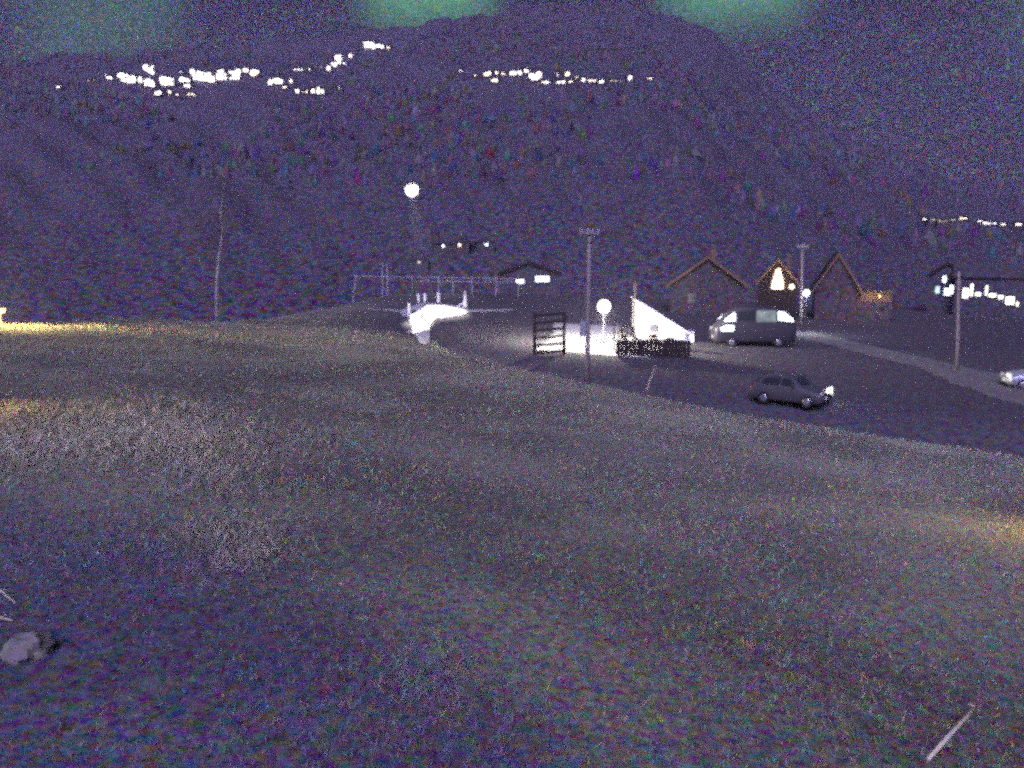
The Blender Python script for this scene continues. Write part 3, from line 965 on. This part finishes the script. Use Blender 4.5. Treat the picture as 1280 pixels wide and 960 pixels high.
def hatch(name, label, px, py, D, rz, paint, lit, L=4.1):
    p = at(px, py, D)
    t = vehicle(name, label, 'car', (p.x, D, nh(p.x, D)), rz, L, 1.76, 1.5, HATCH, paint, M_GLASSD, (-0.31, 0.30), 0.66,
                [(0.012, -0.60, 0.46, 0.78, 0.44, lit, 'headlight'), (0.012, 0.60, 0.48, 0.40, 0.20, M_PORC, 'headlight'), (0.985, -0.68, 0.55, 0.22, 0.3, M_REDLENS, 'tail_light'), (0.985, 0.68, 0.55, 0.22, 0.3, M_REDLENS, 'tail_light'),
                 (0.0, 0.0, 0.30, 0.52, 0.11, M_WHITE, 'number_plate')], lit, HWIN)
    # windscreen and rear screen lie on the sloping body
    hw = 0.88
    for (f0, z0, f1, z1, nm) in ((0.285, 0.70, 0.395, 0.945, 'windscreen'), (0.95, 0.715, 0.868, 0.915, 'rear_window')):
        s = 1 if nm == 'rear_window' else -1
        pts = [((f0 - 0.5) * L + s * 0.03, -hw * 0.76, z0 * 1.5 + 0.02), ((f0 - 0.5) * L + s * 0.03, hw * 0.76, z0 * 1.5 + 0.02), ((f1 - 0.5) * L + s * 0.03, hw * 0.62, z1 * 1.5 + 0.02), ((f1 - 0.5) * L + s * 0.03, -hw * 0.62, z1 * 1.5 + 0.02)]
        inn = [(a - s * 0.06, b, c - 0.05) for a, b, c in pts]
        MB().add(pts + inn, [(0, 1, 2, 3), (7, 6, 5, 4), (0, 4, 5, 1), (1, 5, 6, 2), (2, 6, 7, 3), (3, 7, 4, 0)]).build(nm, M_GLASSD, t)
    for s in (-1, 1):
        MB().box((0.35 - 0.5) * L, (0.35 - 0.5) * L + 0.12, s * (hw + 0.08) - 0.09, s * (hw + 0.08) + 0.09, 1.02, 1.16).build('mirror', paint, t, bevel=0.02)
        MB().box((0.57 - 0.5) * L, (0.57 - 0.5) * L + 0.16, s * (hw + 0.005) - 0.02, s * (hw + 0.005) + 0.02, 0.88, 0.91).build('door_handle', paint, t)
    MB().box(-L * 0.497, -L * 0.46, -0.7, 0.7, 0.24, 0.36).build('bumper', M_RUBBER, t)
    return t


hatch('parked_car', 'grey hatchback parked below the meadow edge with one bright headlight', 988, 495, 45.5, R(143), M_GREYCAR, E_HEAD, 3.7)
hatch('parked_car', 'pale car half out of the picture on the grey road', 1301, 490, 52, R(-12), M_SILVER, E_HEADDIM)

# minibus with lit windows
VD = 70.0
pc = at(940, 420, VD)
VL = 100 / K * VD
VH = at(940, 382, VD).z - nh(pc.x, VD)
VAN = [(0.0, 0.16, 0.34, 0.36, 0.8), (0.02, 0.12, 0.46, 0.50, 0.86), (0.09, 0.10, 0.55, 0.62, 0.86), (0.16, 0.10, 0.60, 0.80, 0.80), (0.26, 0.10, 0.60, 0.93, 0.80), (0.42, 0.10, 0.60, 0.99, 0.82), (0.6, 0.10, 0.60, 1.0, 0.82), (0.78, 0.10, 0.60, 0.96, 0.82),
       (0.92, 0.10, 0.60, 0.84, 0.82), (0.985, 0.12, 0.56, 0.68, 0.84), (1.0, 0.18, 0.5, 0.56, 0.84)]
E_VANB = emit('minibus_window_bright', (0.84, 0.97, 1.0), 2.6)
E_VANM = emit('minibus_window_mid', (0.62, 0.80, 0.78), 0.22)
van = vehicle('minibus', 'dark rounded minibus with bluish lit windows parked below the cottage', 'minibus', (pc.x, VD, nh(pc.x, VD)), R(2), VL, 2.1, VH, VAN, M_DARKVAN, M_GLASSD, (-0.30, 0.29), 0.6,
              [(0.012, -0.75, 0.42, 0.4, 0.26, E_HEADDIM, 'headlight'), (0.012, 0.75, 0.42, 0.4, 0.26, E_HEADDIM, 'headlight'), (0.99, -0.85, 0.5, 0.2, 0.5, M_REDLENS, 'tail_light'), (0.99, 0.85, 0.5, 0.2, 0.5, M_REDLENS, 'tail_light'),
               (0.0, 0.0, 0.24, 0.52, 0.11, M_WHITE, 'number_plate')], None,
              [('both', [(0.09, 0.64), (0.13, 0.71), (0.235, 0.86), (0.235, 0.64)], E_VANB), ('both', [(0.50, 0.62), (0.50, 0.90), (0.745, 0.90), (0.745, 0.62)], E_VANM), ('both', [(0.77, 0.66), (0.77, 0.88), (0.86, 0.84), (0.96, 0.68), (0.96, 0.62)], E_VANB),
               ('both', [(0.27, 0.64), (0.27, 0.88), (0.48, 0.92), (0.48, 0.64)], M_GLASSD), ('both', [(0.06, 0.40), (0.05, 0.47), (0.12, 0.54), (0.22, 0.54), (0.22, 0.40)], E_VANB)])

# ------------------------------------------------------------------ small things on the meadow
# pole lying across the grass, near corner
a_ = Vector((*gxy(1128, 958), 0)); a_.z = nh(a_.x, a_.y) + 0.06
gx, gy = gxy(1224, 896)
tip = at(1220, 883, gy - 0.45)
t = empty('wooden_pole', (a_.x, a_.y, nh(a_.x, a_.y)), 0, 'pale thin wooden pole rising out of the grass at the bottom corner', 'pole')
o = Vector(t.location)
a2 = at(1118, 996, a_.y - 0.3)
d_ = (tip - at(1150, 960, gxy(1150, 958)[1] - 1.0)).normalized()
MB().tube([tip - d_ * 2.3 - o, tip - d_ * 0.6 - o, tip - o], [0.02, 0.019, 0.017], 8).build('shaft', M_STAKE, t, smooth=True)
MB().tube([tip - d_ * 0.02 - o, tip + Vector((-0.09, 0.0, 0.03)) - o], [0.014, 0.006], 6).build('splinter', M_STAKE, t)

# leaning stake beyond the crest
a_ = at(812, 477, 46); b_ = at(819, 458, 46)
t = empty('leaning_stake', (a_.x, 46, nh(a_.x, 46)), 0, 'short pale stake leaning in the hollow beyond the utility pole', 'stake')
o = Vector(t.location)
MB().tube([(a_ - o) - (b_ - a_) * 0.6, b_ - o], [0.035, 0.025], 6).build('stake', M_STAKE, t)
MB().tube([b_ - o, b_ - o + (b_ - a_).normalized() * 0.08], [0.026, 0.004], 6).build('tip', M_STAKE, t)

# boulder at the lower corner, with two dry sticks
bx, by = gxy(36, 818)
t = empty('boulder', (bx, by, nh(bx, by)), 0.3, 'pale ledged boulder half sunk in the grass at the picture edge', 'boulder')
s = MB()
NU, NV = 22, 12
vs, fs = [], []
for j in range(NV + 1):
    th = math.pi * j / NV
    for i in range(NU):
        ph = 2 * math.pi * i / NU
        v = Vector((math.sin(th) * math.cos(ph), math.sin(th) * math.sin(ph), math.cos(th)))
        k = 1 + 0.3 * mnoise.noise(v * 1.7 + Vector((3, 1, 7))) + 0.2 * mnoise.noise(v * 4.5)
        z = v.z * 0.19 * k + 0.05
        z = 0.7 * z + 0.3 * round(z / 0.07) * 0.07
        vs.append((v.x * 0.27 * k, v.y * 0.24 * k, z))
for j in range(NV):
    for i in range(NU):
        fs.append((j * NU + i, (j + 1) * NU + i, (j + 1) * NU + (i + 1) % NU, j * NU + (i + 1) % NU))
s.add(vs, fs).build('stone', M_ROCK, t)
for k, (p0, p1, lab) in enumerate((((-30, 722), (20, 759), 'yellowish dry stick slanting down behind the boulder'), ((-30, 778), (16, 782), 'level dry stick touching the pale boulder'))):
    g0 = gxy(*p0); g1 = gxy(*p1)
    A = Vector((*g0, nh(*g0) + 0.07)); B = Vector((*g1, nh(*g1) + 0.05))
    t = empty('dry_stick', (A.x, A.y, nh(A.x, A.y)), 0, lab, 'stick')
    MB().tube([A - Vector(t.location), (A + B) / 2 - Vector(t.location) + Vector((0, 0.01, 0.015)), B - Vector(t.location)], [0.016, 0.014, 0.007], 6).build('stem', M_STAKE, t)
    MB().tube([(A * 0.4 + B * 0.6) - Vector(t.location), (A * 0.25 + B * 0.75) - Vector(t.location) + Vector((0.03, 0.05, 0.06))], [0.008, 0.003], 5).build('twig', M_STAKE, t)

# warm garden lamp at the picture edge, on the crest, and two nearer ones whose light falls into the picture
def garden_lamp(label, x, y, h, power, col=(1.0, 0.70, 0.26), k=1.0):
    zg = nh(x, y)
    t = empty('garden_lamp', (x, y, zg), 0, label, 'lamp', 'warm garden lamps')
    MB().tube([(0, 0, -0.2), (0, 0, h - 0.12)], [0.04, 0.035], 8).build('post', M_DARKMETAL, t)
    MB().tube([(0, 0, h - 0.12), (0, 0, h + 0.14)], [0.10 * k, 0.13 * k], 10).build('glass', E_AMBER, t)
    MB().tube([(0, 0, h + 0.15), (0, 0, h + 0.25)], [0.19 * k, 0.03], 10).build('hood', M_DARKMETAL, t)
    lamp_light(t, (0.0, -0.2 * k, h + 0.02), power, col, 0.1)
    return t


g = at(1, 400, 53)
garden_lamp('amber garden lamp on the meadow crest at the picture edge', g.x, 53, 0.85, 15000, k=2.4)
g = at(-60, 560, 24)
garden_lamp('amber garden lamp beside the rough tall grass, beyond the picture edge', g.x, 24, 1.3, 480)
g = at(1378, 660, 18.8)
garden_lamp('amber garden lamp lighting the grass from beyond the picture edge', g.x, 18.8, 1.3, 330)

# ------------------------------------------------------------------ birch
p = at(270, 352, 88)
bxx, byy = p.x, 88.0
zg = nh(bxx, byy)
birch = empty('birch_tree', (bxx, byy, zg), 0, 'bare slender birch with a kinked pale trunk on the dark slope', 'tree')
o = Vector((bxx, byy, zg))
tr = [at(268, 398, 88), at(270, 350, 88), at(273, 325, 88), at(277, 300, 88), at(278.5, 285, 88), at(276, 272, 88), at(277, 255, 88), at(279, 236, 88), at(280, 215, 88)]
tr = [Vector((q.x - o.x, random.uniform(-0.15, 0.15), q.z - o.z)) for q in tr]
tr[0] = Vector((tr[0].x, 0, -0.3))
MB().tube(tr, [0.13, 0.10, 0.095, 0.085, 0.08, 0.06, 0.04, 0.022, 0.010], 8).build('trunk', M_BIRCH, birch, smooth=True)
rb = random.Random(9)
cr = MB(); lf = MB()
for k in range(46):
    t_ = rb.uniform(0.22, 0.98)
    i = min(int(t_ * 8), 7); fr_ = t_ * 8 - i
    b0 = tr[i].lerp(tr[i + 1], fr_)
    a = rb.uniform(0, 6.28); l = rb.uniform(1.0, 2.6) * (1.15 - t_ * 0.7)
    e = b0 + Vector((math.cos(a) * l, math.sin(a) * l, l * rb.uniform(0.25, 0.8)))
    m_ = b0.lerp(e, 0.5) + Vector((0, 0, 0.2))
    cr.tube([b0, m_, e], [0.035, 0.022, 0.006], 5)
    for q in range(5):
        c0 = b0.lerp(e, rb.uniform(0.35, 1.0)); a2 = rb.uniform(0, 6.28); l2 = rb.uniform(0.3, 0.9)
        e2 = c0 + Vector((math.cos(a2) * l2, math.sin(a2) * l2, rb.uniform(-0.5, 0.2)))
        cr.tube([c0, e2], [0.010, 0.003], 3)
        for w_ in range(2):
            c = c0.lerp(e2, rb.random())
            lf.add([c, c + Vector((rb.gauss(0, .07), rb.gauss(0, .07), -0.08)), c + Vector((rb.gauss(0, .07), rb.gauss(0, .07), 0.05))], [(0, 1, 2)])
crown = cr.build('crown', M_TWIG, birch)
lf.build('leaves', M_LEAF, crown)

# ------------------------------------------------------------------ far village on the mountainside
ORD = ('first second third fourth fifth sixth seventh eighth ninth tenth eleventh twelfth thirteenth fourteenth fifteenth sixteenth seventeenth eighteenth '
       'nineteenth twentieth twenty-first twenty-second twenty-third twenty-fourth twenty-fifth twenty-sixth twenty-seventh').split()
VILLAGE = {
    'long row of lights below the ridge': [
        (74, 108.5, 5, 4, 0), (110, 100.5, 4, 3, 3), (117.5, 100, 3, 3, 3), (132, 94, 3, 3, 2), (138, 97.6, 8, 5, 0), (144, 92, 3, 3, 2), (156, 97.6, 23, 11, 0), (175, 99.5, 6, 8, 0), (187, 87, 11, 13, 0),
        (186, 104, 12, 10, 0), (196, 117, 8, 7, 0), (209, 101.5, 16, 11, 0), (211, 114, 4, 5, 1), (221, 118.6, 5, 3, 1), (226, 90, 3, 3, 2), (232, 100.5, 12, 8, 0), (233.5, 107, 9, 6, 0), (238, 118, 11, 3, 1),
        (248, 95, 15, 13, 0), (262, 96.5, 13, 13, 0), (276, 93, 15, 13, 0), (293, 94, 14, 12, 0), (307, 88, 8, 7, 1), (319, 93, 11, 12, 0)],
    'short low row beside the long one': [
        (337.5, 103.5, 7, 7, 0), (348.6, 102, 11, 7, 0), (356, 109, 6, 4, 1), (364, 101, 3, 6, 0), (372, 114, 5, 6, 0), (381, 115, 9, 3, 1), (392, 114, 8, 8, 0), (400.5, 114, 10, 9, 0), (424, 110, 3, 3, 2)],
    'slanting row climbing to the ridge': [
        (373, 87, 12, 4, 0), (387, 86.5, 5, 4, 0), (395, 83, 3, 3, 3), (401, 84, 6, 4, 3), (411, 86, 6, 7, 0), (417, 81, 8, 8, 0), (424, 74.5, 8, 13, 0), (430, 79, 4, 5, 0), (437.5, 69.5, 6, 6, 0), (461, 56, 14, 9, 0), (474.5, 58, 11, 6, 0), (485, 59.5, 5, 4, 1)],
    'row of lights under the highest summit': [
        (575.7, 88, 6, 3, 2), (594, 94.5, 5, 3, 1), (608.6, 92.7, 8, 7, 1), (618, 100.5, 10, 6, 1), (620.5, 91, 5, 5, 1), (629, 92, 7, 4, 1), (644, 91, 15, 7, 0), (658, 88.7, 8, 6, 0), (668.5, 96.5, 13, 11, 0), (682, 103, 13, 4, 0),
        (697, 93.5, 5, 3, 0), (701, 102.5, 12, 6, 0), (710, 91.7, 8, 7, 1), (714, 102, 7, 3, 0), (721, 97, 3, 3, 1), (729.5, 100, 6, 6, 0), (741, 101, 13, 4, 0), (752, 102, 8, 5, 2), (770, 101, 16, 2, 3), (787, 98, 5, 6, 0), (812, 98, 9, 3, 1)],
    'thin light strip on the lower shoulder': [
        (1157, 273.7, 10, 3, 0), (1168, 274.7, 9, 3, 3), (1180, 276.5, 12, 3, 3), (1191, 274.7, 6, 3, 3), (1204, 273, 10, 4, 1), (1227, 276.5, 8, 4, 0), (1240, 279, 20, 4, 0), (1254, 280.5, 7, 3, 1), (1273, 280.5, 8, 4, 1)],
    'scatter of lights low behind the turnaround': [
        (523, 328, 4, 3, 3), (553, 307.5, 4, 4, 2), (575, 307, 4, 5, 1), (607, 305.5, 5, 2, 2)],
}
EM = [E_WHITE, E_WARM, E_COOL, E_DIM]
TONE = ['white', 'warm', 'cool', 'dim']
blobs = []
WALLS = [M_GREYWALL, M_BROWNWALL, M_REDWOOD]


def hill_hit(px, py, lift=2.2):
    d = ray(px, py)
    hd_ = math.hypot(d.x, d.y)
    rr = np.linspace(215, 985, 1500)
    zz = CZ + d.z / hd_ * rr
    g = far_h(np.full_like(rr, math.atan2(d.x, d.y)), rr) + lift
    b = np.where(g >= zz)[0]
    r = rr[b[0]] if len(b) else 900.0
    return d.x / hd_ * r, d.y / hd_ * r, r


for cl, items in VILLAGE.items():
    items = sorted(items, key=lambda q: (q[0], q[1]))
    for i, (px, py, w, h, tone) in enumerate(items):
        x, y, r = hill_hit(px, py, 2.0 + h * 0.2)
        s = r / FPX * 1.02
        wm_, hm_ = max(w - 2.0, 1.0) * s, max(h - 2.4, 1.0) * s
        blobs.append((px, py, w, h, r))
        size = 'wide' if w >= 12 else ('small' if w <= 5 else 'mid-sized')
        lab = f'{size} {TONE[tone]} lit house, {ORD[i]} from left in {cl}'
        zg = fh(x, y)
        hw = max(wm_ * 1.12 + 0.8, 5.0)
        zc = at(px, py, y).z - zg
        wall = max(zc + hm_ / 2 + 0.5, 2.8)
        t = empty('village_house', (x, y, zg), -math.atan2(x, y) + random.uniform(-0.12, 0.12), lab, 'house', 'lit houses of the village across the valley')
        MB().box(-hw / 2, hw / 2, 0, 7, -4, wall).build('wall', WALLS[i % 3], t)
        rh = random.uniform(1.4, 2.4)
        if random.random() < 0.5:
            MB().prism([(-hw / 2 - 0.4, wall + 0.02), (hw / 2 + 0.4, wall + 0.02), (0, wall + rh)], -0.4, 7.4).build('roof', M_ROOF, t)
        else:
            MB().prism([(-0.5, wall + 0.02), (7.5, wall + 0.02), (3.5, wall + rh)], -hw / 2 - 0.3, hw / 2 + 0.3, axis='x').build('roof', M_ROOF, t)
        nc = max(1, int(round(wm_ / 2.6))); nr = max(1, int(round(hm_ / 2.6)))
        for a in range(nc):
            for b in range(nr):
                if nc * nr > 3 and random.random() < 0.2:
                    continue
                cw, chh = wm_ / nc, hm_ / nr
                ww, wh = cw * random.uniform(0.5, 0.9), chh * random.uniform(0.42, 0.85)
                cx = -wm_ / 2 + (a + 0.5) * cw + random.uniform(-0.1, 0.1) * cw
                cz = zc - hm_ / 2 + (b + 0.5) * chh + random.uniform(-0.15, 0.15) * chh
                tn = tone if random.random() < 0.75 else random.choice((0, 1, 2)) if tone != 3 else 3
                MB().box(cx - ww / 2, cx + ww / 2, -0.12, -0.01, cz - wh / 2, cz + wh / 2).build('window', EM[tn], t)
        for a in range(1 + (wm_ > 5) + (wm_ > 9)):  # glowing discs added to round off the lit windows
            rr_ = min(hm_ * random.uniform(0.22, 0.5), 1.9)
            MB().sphere((random.uniform(-0.5, 0.5) * wm_, -0.3 - rr_ * 0.3, zc + random.uniform(-0.35, 0.4) * hm_), max(rr_, 0.35), 10, 7, (1, 0.35, 1)).build('glow_disc', EM[tone], t)

# ------------------------------------------------------------------ wooded mountainside (one mass)
def forest():
    N = 5200
    V, F, T = [], [], []
    cnt = 0
    tries = 0
    while cnt < N and tries < 40000:
        tries += 1
        azm = random.uniform(-0.62, 0.62); r = math.sqrt(random.uniform(340 ** 2, 985 ** 2))
        x, y = r * math.sin(azm), r * math.cos(azm)
        if mnoise.noise(Vector((x * 0.008, y * 0.008, 2.0))) < -0.12:
            continue
        z = fh(x, y)
        h = random.uniform(2.5, 5.5)
        pt = project((x, y, z + h)); pb = project((x, y, z))
        if pt is None:
            continue
        wpx = 2.2 / r * FPX
        bad = False
        for (bx_, by_, bw, bh, br) in blobs:
            if r < br + 8 and abs(pt[0] - bx_) < bw / 2 + wpx + 1 and pt[1] < by_ + bh / 2 + 1 and pb[1] > by_ - bh / 2 - 2:
                bad = True; break
        if bad:
            continue
        base = np.array([0.078, 0.070, 0.080]) * random.uniform(0.75, 1.25) * (1 + 0.42 * rng.standard_normal(3)).clip(0.3, 2)
        for (z0, z1, rad) in ((0.0, 0.62, 0.40), (0.25, 0.85, 0.36), (0.52, 1.0, 0.22)):
            n = 6
            o0 = len(V)
            ph = random.uniform(0, 1)
            for k in range(n):
                a = 2 * math.pi * k / n + ph
                rr_ = rad * h * random.uniform(0.7, 1.2)
                V.append((x + math.cos(a) * rr_, y + math.sin(a) * rr_, z + z0 * h - random.uniform(0, 0.05) * h)); T.append((*base, 1))
            V.append((x + random.uniform(-.1, .1), y, z + z1 * h)); T.append((*(base * 1.15), 1))
            for k in range(n):
                F.append((o0 + k, o0 + (k + 1) % n, o0 + n))
        cnt += 1
    o = np_mesh('forest', np.array(V), np.array(F), mat_attr('woodland_foliage', (1, 1, 1)), tint=np.array(T))
    return tag(o, 'far low woodland covering the dark mountainside as one mass', 'forest', kind='stuff')


forest()

# ------------------------------------------------------------------ grass
def grass():
    N = 260000
    az_ = rng.uniform(-0.66, 0.66, N)
    u = rng.random(N)
    r = 5.0 * (95.0 / 5.0) ** (u ** 0.9)
    x = r * np.sin(az_); y = r * np.cos(az_)
    yc = np.interp(x, CREST_X, CREST_Y)
    gravel = ((x > 1.5) & (x < 13.5) & (y > 59.5)) | ((x > -12.5) & (x < -4.7) & (y > 76)) | ((x > -9.2) & (x < -6.0) & (y > 62)) | ((x > 23) & (y > 38))
    keep = (y < yc + 9) & ~gravel & (rng.random(len(x)) > earth(x, y))
    x, y, r = x[keep], y[keep], r[keep]
    n = len(x)
    z = near_h(x, y)
    patch = 0.5 + 0.5 * np.sin(x * 0.7 + 1.3 * np.sin(y * 0.45)) * np.sin(y * 0.6 + 1.1 * np.sin(x * 0.5))
    h = rng.uniform(0.02, 0.06, n) * (0.6 + 0.9 * patch) * (1 + r / 60)
    # rougher, taller growth on the left by the lamp
    tall = np.exp(-(((x + 10.5) / 4.5) ** 2 + ((y - 22) / 4.0) ** 2)) + 0.6 * np.exp(-(((x + 4.5) / 1.2) ** 2 + ((y - 14) / 1.3) ** 2))
    tall = tall + 2.5 * pale_clumps(x, y)
    h = h * (1 + 2.2 * tall)
    w = 0.0045 * (r / 8.0) ** 0.85 * rng.uniform(0.7, 1.5, n)
    a = rng.uniform(0, 2 * np.pi, n)
    lean = rng.uniform(0.4, 1.8, n) * h
    b = rng.uniform(0, 2 * np.pi, n)
    co = np.empty((n, 3, 3))
    co[:, 0] = np.stack([x + np.cos(a) * w, y + np.sin(a) * w, z - 0.02], -1)
    co[:, 1] = np.stack([x - np.cos(a) * w, y - np.sin(a) * w, z - 0.02], -1)
    co[:, 2] = np.stack([x + np.cos(b) * lean, y + np.sin(b) * lean, z + h], -1)
    base = np.array([0.212, 0.208, 0.150])[None] * rng.uniform(0.5, 1.6, (n, 1))
    # growth differs from tuft to tuft and from patch to patch
    f_ = np.ones((n, 3)) + 0.25 * rng.standard_normal((n, 3))
    for cell in (0.03, 0.065, 0.14):
        tab = rng.standard_normal((65536, 3))
        ix = np.floor(x / cell).astype(np.int64); iy = np.floor(y / cell).astype(np.int64)
        f_ = f_ + 0.32 * tab[(ix * 73856093 ^ iy * 19349663) & 65535]
    calm = np.clip(tall, 0, 1)[:, None] * 0.75          # the tall dry stems are all straw coloured
    f_ = f_ * (1 - calm) + f_.mean(1, keepdims=True) * calm
    base = base * f_.clip(0.08, 2.6)
    base = base * growth_and_shade(x, y)[:, None] * (1 + corner_shade(x, y)[:, None] * np.array([0.02, -0.02, 0.5]))  # same painted tone and corner shade on the blades
    dry = (rng.random(n) < 0.12 + 0.5 * np.clip(tall, 0, 1))[:, None]
    base = np.where(dry, base * np.array([1.3, 1.25, 0.95]), base)
    tint = np.repeat(np.concatenate([base, np.ones((n, 1))], -1)[:, None], 3, 1).reshape(-1, 4)
    f = np.arange(n * 3).reshape(-1, 3)
    o = np_mesh('grass', co.reshape(-1, 3), f, mat_attr('grass_blades', (1, 1, 1), 0.85), tint=tint)
    return tag(o, 'rough autumn grass covering the meadow', 'grass', kind='stuff')


grass()

# ------------------------------------------------------------------ haze: thin night air over the whole valley
HZ = bpy.data.materials.new('night_air')
HZ.use_nodes = True
hn = HZ.node_tree
hn.nodes.clear()
ho = nd(hn, 'ShaderNodeOutputMaterial')
hv = nd(hn, 'ShaderNodeVolumePrincipled')
hv.inputs['Color'].default_value = (0.84, 0.76, 1.0, 1)
hv.inputs['Density'].default_value = 0.00015
hv.inputs['Anisotropy'].default_value = 0.1
hn.links.new(hv.outputs[0], ho.inputs['Volume'])
hz = MB().box(-1560, 1560, -1560, 1560, -24, 330).build('haze', HZ)
tag(hz, 'thin violet night air over the valley', 'haze', kind='stuff')
